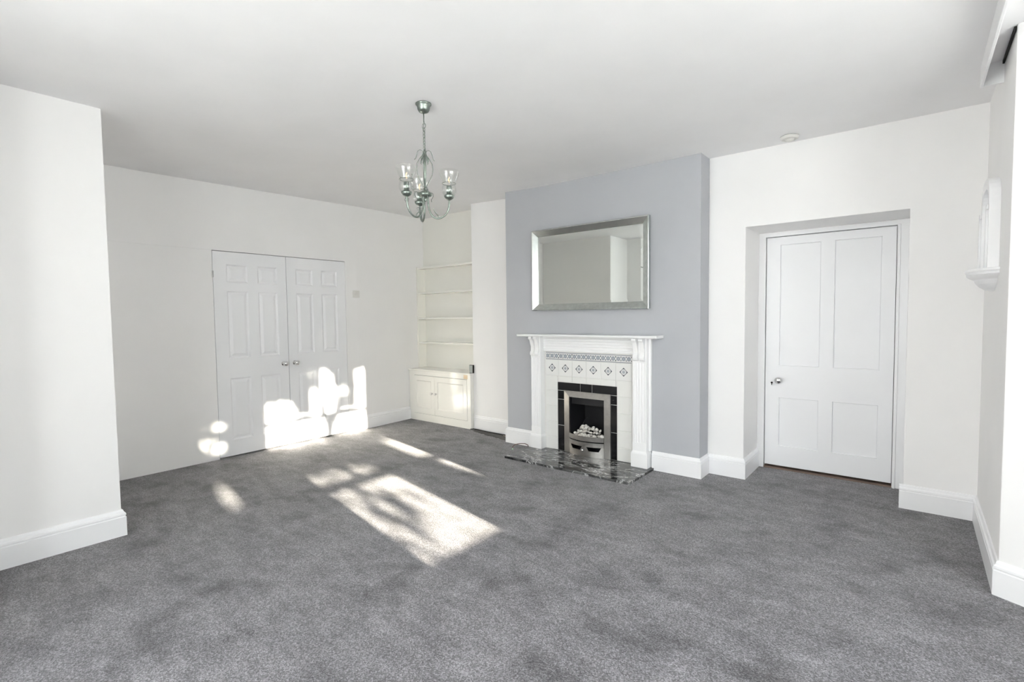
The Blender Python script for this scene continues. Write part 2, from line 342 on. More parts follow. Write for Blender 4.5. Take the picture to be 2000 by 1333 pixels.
# skirting boards
PROF = [(0, 0), (0.020, 0), (0.020, 0.118), (0.0165, 0.121), (0.0165, 0.127), (0.020, 0.130), (0.0185, 0.140), (0.011, 0.146), (0.009, 0.155), (0.006, 0.162), (0, 0.163)]
def baseboard(name, pts, side, label, prof=PROF):
    m = MB(); P = [Vector(p) for p in pts]; n = len(P); rings = []
    def nrm(a, b): d = (b - a).normalized(); return Vector((-d.y, d.x)) * side
    for i in range(n):
        if i == 0: o = nrm(P[0], P[1])
        elif i == n - 1: o = nrm(P[-2], P[-1])
        else:
            a, b = nrm(P[i - 1], P[i]), nrm(P[i], P[i + 1]); o = (a + b); o = o / (1 + a.dot(b))
        rings.append([m.bm.verts.new((P[i].x + o.x * t, P[i].y + o.y * t, h)) for t, h in prof])
    k = len(prof)
    for a, b in zip(rings, rings[1:]):
        for j in range(k): m.bm.faces.new((a[j], a[(j + 1) % k], b[(j + 1) % k], b[j]))
    m.bm.faces.new(rings[0]); m.bm.faces.new(rings[-1][::-1])
    return struct(m.build(name, GLOSS), label)
baseboard('baseboard_chimney_left', [(1.80, 0.24), (1.80, 0), (2.158, 0)], -1, 'white skirting board left of the fireplace')
baseboard('baseboard_chimney_right', [(3.412, 0), (3.8116, 0), (3.8116, 0.2007), (DX0, 0.2007), (DX0, 0.635)], -1, 'white skirting board right of the fireplace running into the door reveal')
baseboard('baseboard_back', [(5.094, 0.2007), (5.486, 0.2007), CA, CB], -1, 'white skirting board right of the four-panel door and round the pier')
baseboard('baseboard_left', [(0.0, -0.742), (0.0, -0.6), (-0.05, 0.2)], -1, 'white skirting board between double doors and cupboard')
baseboard('baseboard_front_left', [(1.328, -3.82), (1.328, -3.23), (0, -3.23)], -1, 'white skirting board along the projecting wall block')
baseboard('baseboard_column', [(1.075, 0.26), (1.80, 0.26)], -1, 'white skirting board between cupboard and chimney breast')

# ------------------------------------------------------------------ doors
def slab_frame(rects, a0, a1, z0, z1, d0, d1, axis):
    # door leaf with rectangular holes: a grid of boxes
    A = sorted({a0, a1, *[r[0] for r in rects], *[r[1] for r in rects]}); Z = sorted({z0, z1, *[r[2] for r in rects], *[r[3] for r in rects]})
    bm = bmesh.new(); V = {}
    def v(a, d, z):
        k = (round(a, 5), round(d, 5), round(z, 5))
        if k not in V: V[k] = bm.verts.new((d, a, z) if axis == 'x' else (a, d, z))
        return V[k]
    def solid(a, z): return a0 < a < a1 and z0 < z < z1 and not any(r[0] < a < r[1] and r[2] < z < r[3] for r in rects)
    for i in range(len(A) - 1):
        for j in range(len(Z) - 1):
            ca, cz = (A[i] + A[i + 1]) / 2, (Z[j] + Z[j + 1]) / 2
            if not solid(ca, cz): continue
            for d in (d0, d1): bm.faces.new([v(A[i], d, Z[j]), v(A[i + 1], d, Z[j]), v(A[i + 1], d, Z[j + 1]), v(A[i], d, Z[j + 1])])
            for (p, q, na, nz) in (((A[i], Z[j]), (A[i], Z[j + 1]), A[i] - 1e-3, cz), ((A[i + 1], Z[j]), (A[i + 1], Z[j + 1]), A[i + 1] + 1e-3, cz), ((A[i], Z[j]), (A[i + 1], Z[j]), ca, Z[j] - 1e-3), ((A[i], Z[j + 1]), (A[i + 1], Z[j + 1]), ca, Z[j + 1] + 1e-3)):
                if not solid(na, nz): bm.faces.new([v(p[0], d0, p[1]), v(p[0], d1, p[1]), v(q[0], d1, q[1]), v(q[0], d0, q[1])])
    m = MB(); m.bm = bm; return m
def rect(a0, a1, z0, z1, d, axis):
    q = [(a0, z0), (a1, z0), (a1, z1), (a0, z1)]
    return [(d, a, z) if axis == 'x' else (a, d, z) for a, z in q]
def panel(parent, r, axis, face, sgn, steps):
    # steps: (inset, depth below the face)
    m = MB(); m.rings([rect(r[0] + i, r[1] - i, r[2] + i, r[3] - i, face - sgn * dp, axis) for i, dp in steps])
    o = m.build('panel', SATIN, parent); return o
RAISED = [(0, 0.0), (0.004, 0.003), (0.012, 0.010), (0.018, 0.011), (0.026, 0.009), (0.042, 0.003), (0.046, 0.0025)]
FLAT = [(0, 0.0), (0.0025, 0.0), (0.003, 0.018), (0.005, 0.018), (0.009, 0.015)]
def leaf(name, y0, y1, rects, label, ky):
    f = slab_frame(rects, y0 + 0.003, y1 - 0.003, 0.012, DH - 0.006, -0.046, -0.004, 'x').build(name, SATIN)
    struct(f, label)
    for r in rects: panel(f, r, 'x', -0.004, 1, RAISED)
    k = MB().lathe([(0.026, -0.004), (0.026, 0.001), (0.012, 0.005), (0.010, 0.016), (0.018, 0.020), (0.025, 0.029), (0.0285, 0.041), (0.026, 0.053), (0.019, 0.062), (0.009, 0.066)], (0, ky, 0.872), 20, 'x').build('door_knob', CHROME, f, smooth=True, label='round polished chrome knob')
    return f
ZR = [(1.697, 1.871), (0.964, 1.613), (0.165, 0.770)]
leaf('door_1', DY0, DYM, [(a, b, z0, z1) for a, b in ((-2.036, -1.838), (-1.742, -1.544)) for z0, z1 in ZR], 'left white six-panel leaf of the double doors in the left wall', -1.503)
leaf('door_2', DYM, DY1, [(a, b, z0, z1) for a, b in ((-1.345, -1.150), (-1.050, -0.857)) for z0, z1 in ZR], 'right white six-panel leaf of the double doors, nearer the shelves', -1.381)
MB().box(-0.3, -0.05, DY0, DY1, 0, DH).build('wall_gap_backing', DARK)  # near-black backing gives the shade seen in the gaps round the leaves
struct(bpy.data.objects['wall_gap_backing'], 'added dark backing standing in for shade in the gaps of the double doors')
hin = MB().box(-0.006, 0.003, DY0 - 0.006, DY0 + 0.006, 1.742, 1.80).build('door_hinge', CHROME, bpy.data.objects['door_1'])
# four-panel door in its deep reveal
FY = 0.635
struct(MB().prism([(DX0, 0), (4.150, 0), (4.150, 1.981), (5.040, 1.981), (5.040, 0), (DX1, 0), (DX1, DT), (DX0, DT)], 'y', FY, 0.72).build('trim_1', GLOSS, bevel=0.003), 'white wooden frame round the four-panel door')
struct(MB().box(5.046, 5.060, FY - 0.012, FY, 0.0, 1.986).build('trim_2', GLOSS, bevel=0.002), 'thin white stop bead at the hinge side of the four-panel door')
dr = [(4.256, 4.556, 0.889, 1.913), (4.645, 4.953, 0.889, 1.913), (4.259, 4.554, 0.200, 0.621), (4.645, 4.950, 0.200, 0.621)]
d3 = struct(slab_frame(dr, 4.155, 5.036, 0.030, 1.976, 0.653, 0.697, 'y').build('door_3', SATIN), 'white four-panel door set deep in the back wall')
for r in dr: panel(d3, r, 'y', 0.653, -1, FLAT)
MB().lathe([(0.024, 0.0), (0.024, -0.004), (0.010, -0.008), (0.009, -0.026), (0.020, -0.034), (0.028, -0.044), (0.028, -0.052), (0.020, -0.060), (0.008, -0.063)], (4.262, 0.653, 0.768), 20, 'y').build('door_knob', CHROME, d3, smooth=True, label='round satin chrome knob')
MB().lathe([(0.008, 0), (0.008, -0.003)], (4.205, 0.653, 0.742), 12, 'y').box(4.202, 4.208, 0.650, 0.653, 0.722, 0.738).build('keyhole', DARK, d3, label='small dark keyhole beside the knob')
struct(MB().box(4.15, 5.04, 0.640, 0.74, 0.0, 0.012).build('trim_3', WOOD), 'worn brown wooden threshold under the four-panel door')

# ------------------------------------------------------------------ alcove: shelves and cupboard
sh = empty('alcove_shelves', (0.5, 0.43, 0.68), 'built-in cream alcove shelves above the low cupboard', 'shelves')
def lw(y): return -0.07 * (y + 0.6) / 1.15
def addp(o, par): o.parent = par; o.matrix_parent_inverse = Matrix.Translation(-par.location); return o
SZ = (2.004, 1.672, 1.336, 1.010)
for z_ in SZ: addp(MB().box(lw(0.37) + 0.022, 1.0595, 0.37, 0.499, z_ - 0.022, z_).build('shelf', CREAM, bevel=0.003), sh)
addp(MB().box(lw(0.36), lw(0.36) + 0.021, 0.36, 0.499, 0.668, 2.008).build('side_panel', CREAM, bevel=0.002), sh)
cb = empty('alcove_cupboard', (0.5, 0.35, 0.0), 'low cream built-in cupboard with two panelled doors under the shelves', 'cupboard')
CX0, CX1, CF = -0.046, 1.066, 0.20
addp(MB().box(CX0, CX1, CF - 0.012, 0.499, 0.648, 0.668).build('worktop', CREAM, bevel=0.004), cb)
addp(slab_frame([(0.040, 1.010, 0.092, 0.592)], CX0 + 0.003, CX1 - 0.003, 0.0, 0.6475, CF, CF + 0.02, 'y').build('face_frame', CREAM), cb)
addp(MB().box(CX1 - 0.022, CX1 - 0.004, CF + 0.0205, 0.2595, 0.0, 0.6475).build('side_panel', CREAMM), cb)
addp(MB().box(CX0 + 0.03, CX1 - 0.03, 0.24, 0.25, 0.03, 0.62).build('back_lining', DARK), cb)
for a0, a1, kx in ((0.044, 0.4365, 0.405), (0.4405, 1.006, 0.474)):
    pr_ = (a0 + 0.055, a1 - 0.062, 0.172, 0.522)
    dd = addp(slab_frame([pr_], a0, a1, 0.096, 0.588, CF - 0.004, CF + 0.016, 'y').build('door', CREAM, bevel=0.002), cb)
    mm = MB(); mm.rings([rect(pr_[0] + i, pr_[1] - i, pr_[2] + i, pr_[3] - i, CF - 0.004 + dp, 'y') for i, dp in ((0, 0), (0.006, 0.008), (0.012, 0.010))]); mm.build('panel', CREAM, dd)
    MB().lathe([(0.007, 0), (0.006, -0.012), (0.014, -0.018), (0.0175, -0.026), (0.014, -0.034), (0.005, -0.037)], (kx, CF - 0.004, 0.372), 16, 'y').build('knob', PLAST, dd, smooth=True, label='small round white knob')
addp(MB().box(0.955, 1.02, CF - 0.0015, CF, 0.596, 0.645).build('worn_patch', STAIN, label='ochre patch of worn paint'), cb)
# small grey device on the cupboard top
dv = empty('digital_device', (1.045, 0.245, 0.668), 'small grey and black upright device on the right end of the cupboard top', 'device')
def rotb(o, par, rz): o.parent = par; o.rotation_euler = (0, 0, rz); return o
rotb(MB().box(-0.036, 0.036, -0.006, 0.012, 0.0, 0.098).build('body', CABLE, bevel=0.003), dv, R(-8))
rotb(MB().box(-0.034, 0.026, -0.009, -0.0062, 0.004, 0.094).build('face', GREYP), dv, R(-8))

# light switch
ls = empty('light_switch', (0.0, -0.612, 1.623), 'white double light switch right of the double doors', 'switch')
MB().box(0.0, 0.009, -0.045, 0.045, -0.043, 0.043).build('plate', PLAST, ls, bevel=0.003)
for dy in (-0.012, 0.012): MB().prism([(0.0093, -0.010), (0.013, -0.010), (0.0105, 0.010), (0.0093, 0.010)], 'y', dy - 0.006, dy + 0.006).build('rocker', PLAST, ls)
for s_ in ls.children:
    if s_.name.startswith('rocker'): s_['label'] = 'small white rocker'

# ------------------------------------------------------------------ fireplace
fp = empty('fireplace_surround', (2.77, 0, 0), 'white mantelpiece with fluted pilasters and tiled insert on the chimney breast', 'fireplace')
def F(o): return addp(o, fp)
# mantel shelf with moulded edge
m = MB(); poly = [(0, 1.137), (-0.140, 1.137), (-0.146, 1.141), (-0.150, 1.148), (-0.150, 1.155), (-0.146, 1.160), (0, 1.160)]
F(m.prism(poly, 'x', 2.046, 3.508).build('mantel_shelf', MANTEL, bevel=0.003))
# reeded frieze
fz = [(0, 0.992), (-0.022, 0.992), (-0.026, 0.995), (-0.026, 1.006)]
for k in range(4):
    z0 = 1.010 + k * 0.026
    fz += [(-0.020, z0)] + [(-0.020 - 0.005 * math.sin(math.pi * i / 6), z0 + 0.024 * i / 6) for i in range(1, 6)] + [(-0.020, z0 + 0.024)]
fz += [(-0.026, 1.117), (-0.034, 1.128), (-0.040, 1.1365), (0, 1.1365)]
F(MB().prism(fz, 'x', 2.2855, 3.2615).build('frieze', MANTEL))
for x0, x1 in ((2.168, 2.285), (3.262, 3.390)):
    w = x1 - x0; D = -0.075
    fl = [(x0, -0.0005), (x0, D + 0.003), (x0 + 0.003, D)]
    nf = 4; fw_ = (w - 0.030) / nf
    for k in range(nf):
        c = x0 + 0.015 + fw_ * (k + 0.5); r_ = fw_ * 0.36
        fl += [(c + r_ * math.cos(a), D + 0.75 * r_ * math.sin(a)) for a in [math.pi * (1 - i / 6) for i in range(7)]]
    fl += [(x1 - 0.003, D), (x1, D + 0.003), (x1, -0.0005)]
    pil = F(MB().prism(fl, 'z', 0.235, 0.925).box(x0, x1, D, -0.0005, 0.16, 0.235).box(x0, x1, D, -0.0005, 0.925, 1.1365).build('pilaster', MANTEL))
    pl = MB(); px0, px1, PD = x0 - 0.010, x1 + 0.012, D - 0.014
    pl.box(px0, px1, PD, -0.0005, 0.021, 0.138); pl.rings([rect_ for rect_ in ([(px0, PD, 0.138), (px1, PD, 0.138), (px1, -0.0005, 0.138), (px0, -0.0005, 0.138)], [(px0 + 0.003, PD + 0.003, 0.148), (px1 - 0.003, PD + 0.003, 0.148), (px1 - 0.003, -0.0005, 0.148), (px0 + 0.003, -0.0005, 0.148)], [(x0 + 0.001, D - 0.002, 0.162), (x1 - 0.001, D - 0.002, 0.162), (x1 - 0.001, -0.0005, 0.162), (x0 + 0.001, -0.0005, 0.162)])])
    o = pl.build('plinth', MANTEL); o.parent = pil
    for c in (x0 + w * 0.27, x0 + w * 0.76):
        hw = w * 0.155
        cs = [(-0.076, 1.136), (-0.132, 1.136), (-0.139, 1.130), (-0.140, 1.118), (-0.133, 1.108), (-0.122, 1.106), (-0.116, 1.096), (-0.106, 1.068), (-0.095, 1.040), (-0.090, 1.015), (-0.093, 0.998), (-0.104, 0.985), (-0.110, 0.968), (-0.105, 0.952), (-0.092, 0.944), (-0.076, 0.942)]
        o = MB().prism(cs, 'x', c - hw, c + hw).build('corbel', MANTEL, bevel=0.0025); o.parent = pil
    if x0 > 3: o = MB().box(x1 + 0.0002, 3.410, -0.034, -0.0005, 0.163, 1.1365).build('back_board', MANTEL, bevel=0.004); o.parent = pil
# tile bed
F(MB().box(2.286, 2.52, -0.0055, -0.0002, 0.021, 0.991).box(3.018, 3.2615, -0.0055, -0.0002, 0.021, 0.991).box(2.52, 3.018, -0.0055, -0.0002, 0.612, 0.991).build('grout_bed', GROUT))
TW = 0.1532; X0 = 2.3035
meshes = {}
def tile(x0, x1, z0, z1, m_):
    g = 0.0011; w, h = round(x1 - x0 - 2 * g, 4), round(z1 - z0 - 2 * g, 4); key = (w, h, m_.name)
    if key not in meshes:
        mm = MB(); c = 0.0018; f = lambda i, y: [(-w / 2 + i, y, -h / 2 + i), (w / 2 - i, y, -h / 2 + i), (w / 2 - i, y, h / 2 - i), (-w / 2 + i, y, h / 2 - i)]
        mm.rings([f(0, 0.0), f(0, -0.0035), f(c * 0.4, -0.0048), f(c, -0.0053)])
        me = bpy.data.meshes.new('tile'); bmesh.ops.recalc_face_normals(mm.bm, faces=mm.bm.faces); mm.bm.to_mesh(me); me.materials.append(m_); meshes[key] = me
    o = bpy.data.objects.new('tile', meshes[key]); col.objects.link(o); o.location = ((x0 + x1) / 2, -0.0054, (z0 + z1) / 2); addp(o, fp)
    if m_ is BORDER: o['label'] = 'narrow border tile with blue-grey flower roundels'
    elif m_ is DIAMOND: o['label'] = 'white tile with a blue-grey diamond motif'
    elif m_ is BLACKT: o['label'] = 'glossy black tile'
    return o
for i in range(6):
    a, b = X0 + TW * i, X0 + TW * (i + 1)
    tile(a, b, 0.9085, 0.985, BORDER); tile(a, b, 0.752, 0.9065, DIAMOND)
    if 0 < i < 5: tile(max(a, 2.4425), min(b, 3.0805), 0.6945, 0.750, TILE)
for a, b in ((X0, 2.4425), (3.0805, 3.2225)):
    for z0, z1 in ((0.6055, 0.750), (0.4525, 0.6040), (0.2975, 0.4510), (0.1445, 0.2960), (0.022, 0.1430)): tile(a, b, z0, z1, TILE)
BX0, BX1 = 2.4435, 3.0795
for a, b in ((BX0, 2.697), (2.699, 2.823), (2.825, BX1)): tile(a, b, 0.6125, 0.6935, BLACKT)
for a, b in ((BX0, 2.5195), (3.0185, BX1)):
    for z0, z1 in ((0.526, 0.6105), (0.271, 0.524), (0.022, 0.269)): tile(a, b, z0, z1, BLACKT)

# gas fire
gf = empty('gas_fire', (2.77, -0.02, 0.02), 'brushed steel inset gas fire with bowed fret in the tiled fireplace', 'fire')
def G(o): return addp(o, gf)
O = (2.5205, 3.0175, 0.0205, 0.617); I = (2.583, 2.957, 0.0205, 0.560)
fr = MB(); yo, yi, yb_ = -0.016, -0.026, -0.004
def quadpiece(a, b, c, d):
    # a,b outer edge (x,z), c,d inner edge
    q = [fr.bm.verts.new((p[0], y, p[1])) for p, y in ((a, yo), (b, yo), (c, yi), (d, yi))]; k = [fr.bm.verts.new((p[0], yb_, p[1])) for p in (a, b, c, d)]
    fr.bm.faces.new(q); fr.bm.faces.new(k[::-1])
    for i in range(4): fr.bm.faces.new((q[i], k[i], k[(i + 1) % 4], q[(i + 1) % 4]))
quadpiece((O[0], O[2]), (O[0], O[3]), (I[0], I[3]), (I[0], I[2]))
quadpiece((O[0], O[3]), (O[1], O[3]), (I[1], I[3]), (I[0], I[3]))
quadpiece((O[1], O[3]), (O[1], O[2]), (I[1], I[2]), (I[1], I[3]))
G(fr.build('fire_frame', STEEL))
fb = MB().box(2.561, 2.570, -0.003, 0.30, 0.0205, 0.584).box(2.970, 2.979, -0.003, 0.30, 0.0205, 0.584).box(2.570, 2.970, 0.291, 0.30, 0.0205, 0.584).box(2.570, 2.970, -0.003, 0.291, 0.575, 0.584).box(2.570, 2.970, -0.003, 0.291, 0.0205, 0.03)
fb.box(2.586, 2.954, 0.015, 0.02, 0.49, 0.574).box(2.60, 2.94, 0.13, 0.285, 0.03, 0.13)
G(fb.build('firebox', SOOT))
def bow(x0, x1, z0, z1, y0, sag, th, n=16):
    m = MB(); F_, B_ = [], []
    for i in range(n + 1):
        u = i / n; x = x0 + (x1 - x0) * u; y = y0 - sag * (1 - (2 * u - 1) ** 2)
        F_.append((x, y)); B_.append((x, y + th))
    return m.prism(F_ + B_[::-1], 'z', z0, z1)
G(bow(2.5845, 2.9555, 0.168, 0.214, -0.030, 0.055, 0.008).build('fret_bar', STEEL, bevel=0.001))
G(bow(2.5845, 2.9555, 0.117, 0.158, -0.028, 0.053, 0.008).build('fret_bar', STEEL, bevel=0.001))
# lower fret plate with two stepped cut-outs and a centre tongue
def fret_plate():
    m = MB(); n = 24; x0, x1 = 2.5845, 2.9555
    def top(u):
        if u < 0.06 or u > 0.94: return 0.116
        for a, b in ((0.06, 0.44), (0.56, 0.94)):
            if a <= u <= b:
                e_ = min(u - a, b - u) / 0.06; return 0.116 - 0.040 * min(1, e_)
        return 0.116
    us = sorted({i / n for i in range(n + 1)} | {0.06, 0.12, 0.38, 0.44, 0.56, 0.62, 0.88, 0.94}); P = []
    for u in us:
        x = x0 + (x1 - x0) * u; y = -0.026 - 0.042 * (1 - (2 * u - 1) ** 2)
        P.append([m.bm.verts.new(q) for q in ((x, y, 0.0205), (x, y, top(u)), (x, y + 0.006, top(u)), (x, y + 0.006, 0.0205))])
    for a, b in zip(P, P[1:]):
        for k in range(4): m.bm.faces.new((a[k], a[(k + 1) % 4], b[(k + 1) % 4], b[k]))
    m.bm.faces.new(P[0]); m.bm.faces.new(P[-1][::-1]); return m
ash = G(fret_plate().build('ash_cover', STEEL))
kb = MB().lathe([(0.006, 0), (0.006, -0.016), (0.011, -0.020), (0.0125, -0.030), (0.010, -0.036)], (2.768, -0.066, 0.086), 14, 'y').build('knob', CHROME, ash, smooth=True)
kb.parent = None; kb.parent = ash; kb.matrix_parent_inverse = ash.matrix_world.inverted() if False else Matrix.Identity(4)
ash_off = gf.location
for x0, xt in ((2.632, 2.668), (2.912, 2.925)):
    G(MB().tube([(x0, 0.03, 0.20), (xt, 0.16, 0.335), (xt + 0.012, 0.168, 0.338)], 0.007, 8).build('side_rod', SOOT))
G(bow(2.587, 2.953, 0.185, 0.192, -0.018, 0.050, 0.27).build('coal_tray', SOOT))
random.seed(5)
pm = []
for k in range(4):
    m = MB(); bmesh.ops.create_icosphere(m.bm, subdivisions=2, radius=1)
    for v in m.bm.verts:
        n_ = v.co.normalized(); v.co = Vector((n_.x * 1.15, n_.y, n_.z * 0.8)) * (1 + 0.10 * math.sin(3 * n_.x + k) * math.cos(2.3 * n_.y + 2 * k) + 0.07 * math.sin(4 * n_.z + k))
    me = bpy.data.meshes.new('pebble'); m.bm.to_mesh(me); me.materials.append(PEBBLE)
    for p in me.polygons: p.use_smooth = True
    pm.append(me)
def pebble(x, y, z, r, lab=None):
    o = bpy.data.objects.new('pebble', random.choice(pm)); col.objects.link(o); o.location = (x, y, z); o.scale = (r, r, r)
    o.rotation_euler = (random.uniform(-0.6, 0.6), random.uniform(-0.6, 0.6), random.uniform(0, 6))
    tag(o, lab or 'white pebble heaped in the steel basket of the fire', 'pebble', 'white pebbles in the fire basket'); return o
pts = []
for row, (yy, zz, xa, xb, nn) in enumerate(((-0.045, 0.208, 2.655, 2.885, 8), (-0.012, 0.215, 2.625, 2.915, 10), (0.022, 0.234, 2.640, 2.895, 9), (0.055, 0.250, 2.650, 2.885, 8), (0.030, 0.266, 2.68, 2.87, 5))):
    for i in range(nn):
        u = (i + 0.5) / nn; pts.append((xa + (xb - xa) * u + random.uniform(-0.005, 0.005), yy + random.uniform(-0.004, 0.004), zz + random.uniform(-0.003, 0.005), random.uniform(0.0125, 0.0175)))
pts += [(2.722, 0.05, 0.283, 0.017), (2.700, 0.028, 0.284, 0.016), (2.745, 0.045, 0.276, 0.017), (2.935, -0.022, 0.222, 0.022), (2.80, 0.06, 0.275, 0.015)]
for p in pts: pebble(*p, {(2.722, 0.05): 'topmost white pebble on the heap in the steel fire basket', (2.935, -0.022): 'largest white pebble, alone at the right end of the fire basket'}.get(p[:2]))

# hearth
hs = MB().box(2.160, 3.4317, -0.496, -0.0005, 0.0, 0.020).build('hearth_slab', MARBLE, bevel=0.002)
tag(hs, 'black hearth slab of white-veined marble on the carpet under the fireplace', 'hearth')

# ------------------------------------------------------------------ mirror
mr = empty('wall_mirror', (2.776, 0, 1.78), 'large wide mirror with faceted silver frame above the mantelpiece', 'mirror')
def rr(x0, x1, z0, z1, y): return [(x0, y, z0), (x1, y, z0), (x1, y, z1), (x0, y, z1)]
MX0, MX1, MZ0, MZ1 = 2.163, 3.393, 1.391, 2.179
def piece(k):
    o = rr(MX0, MX1, MZ0, MZ1, 0); m = MB()
    prof = [(0.0, -0.001), (0.0, -0.043), (0.004, -0.046), (0.010, -0.045), (0.062, -0.016), (0.062, -0.001)]
    def ring(i):
        res = []
        for ins, y in prof:
            q = rr(MX0 + ins, MX1 - ins, MZ0 + ins, MZ1 - ins, y); res.append(m.bm.verts.new(q[i]))
        return res
    a, b = ring(k), ring((k + 1) % 4); n = len(prof)
    for j in range(n): m.bm.faces.new((a[j], a[(j + 1) % n], b[(j + 1) % n], b[j]))
    m.bm.faces.new(a); m.bm.faces.new(b[::-1]); return m
for k in range(4): addp(piece(k).build('frame_side', SILVER), mr)
m = MB(); i0 = 0.0625
m.rings([rr(MX0 + i0, MX1 - i0, MZ0 + i0, MZ1 - i0, -0.006), rr(MX0 + i0, MX1 - i0, MZ0 + i0, MZ1 - i0, -0.0125), rr(MX0 + i0 + 0.02, MX1 - i0 - 0.02, MZ0 + i0 + 0.02, MZ1 - i0 - 0.02, -0.0140)])
addp(m.build('mirror_glass', MIRROR), mr)

# ------------------------------------------------------------------ chandelier
CXY = Vector((2.846, -2.026, 0))
ch = empty('chandelier', (2.846, -2.026, H), 'small sage-grey metal chandelier with three clear glass shades hanging from the ceiling', 'chandelier')
def K(m, name, mt=PEWTER, par=ch, smooth=True, label=None):
    o = m.build(name, mt, None, smooth=smooth, label=label); o.parent = par; return o   # child meshes are built about the rose
Z = lambda z: z - H
K(MB().lathe([(0.047, 0.0), (0.047, -0.006), (0.041, -0.010), (0.038, -0.018), (0.036, -0.034), (0.028, -0.048), (0.012, -0.054), (0.004, -0.055)], seg=28), 'ceiling_rose')
K(MB().tube([(0, 0, -0.052), (0, 0, -0.108), (0.004, 0, -0.116)], 0.0028), 'hook')
K(MB().tube([(0.015 * math.cos(a), 0, -0.130 + 0.015 * math.sin(a)) for a in [2 * math.pi * i / 20 for i in range(20)]], 0.0022, closed=True), 'hook_ring')
for i in range(8):
    zc = -0.152 - i * 0.0185; pts = []
    for k in range(16):
        a = 2 * math.pi * k / 16; u, w_ = 0.0080 * math.cos(a), 0.0135 * math.sin(a)
        pts.append((u, 0, zc + w_) if i % 2 else (0, u, zc + w_))
    K(MB().tube(pts, 0.0018, 6, closed=True), 'chain_link')
cord = [(0.003 * math.sin(i * 1.3), 0.003 * math.cos(i * 1.1), -0.10 - 0.19 * i / 14) for i in range(15)]
K(MB().tube(cord, 0.0015, 6), 'flex')
K(MB().tube([(0, 0, -0.288), (0, 0, -0.36), (0, 0, -0.50)], 0.0042), 'stem')
K(MB().lathe([(0.004, -0.495), (0.011, -0.500), (0.006, -0.508), (0.018, -0.514), (0.036, -0.524), (0.041, -0.532), (0.041, -0.540), (0.036, -0.545), (0.018, -0.552), (0.008, -0.556), (0.006, -0.563), (0.010, -0.570), (0.004, -0.576)], seg=24), 'hub')
for k in range(4):
    a = R(45 + 90 * k + 12); ca, sa = math.cos(a), math.sin(a)
    pr_ = [(0.004, -0.494), (0.014, -0.478), (0.030, -0.450), (0.044, -0.415), (0.049, -0.385), (0.044, -0.350), (0.030, -0.325), (0.014, -0.305), (0.008, -0.290), (0.012, -0.277), (0.026, -0.272), (0.038, -0.279), (0.046, -0.300), (0.052, -0.322), (0.060, -0.332)]
    K(MB().tube([(r_ * ca, r_ * sa, z_) for r_, z_ in pr_], 0.0023, 6), 'scroll_wire')
    a += R(40); ca, sa = math.cos(a), math.sin(a)
    K(MB().tube([(r_ * ca, r_ * sa, z_) for r_, z_ in [(0.004, -0.300), (0.014, -0.312), (0.026, -0.330), (0.030, -0.345), (0.025, -0.352)]], [0.002, 0.004, 0.0045, 0.003, 0.0012], 6), 'leaf_curl')
RTa = math.atan2(0.62762, 0.77843)
shade_prof = [(0.020, -0.553), (0.034, -0.545), (0.043, -0.528), (0.0435, -0.510), (0.040, -0.492), (0.0385, -0.474), (0.043, -0.458), (0.053, -0.438), (0.0595, -0.418), (0.061, -0.402)]
def two_sided(prof, t=0.0016): return prof + [(r_ - t, z_) for r_, z_ in prof[::-1]]
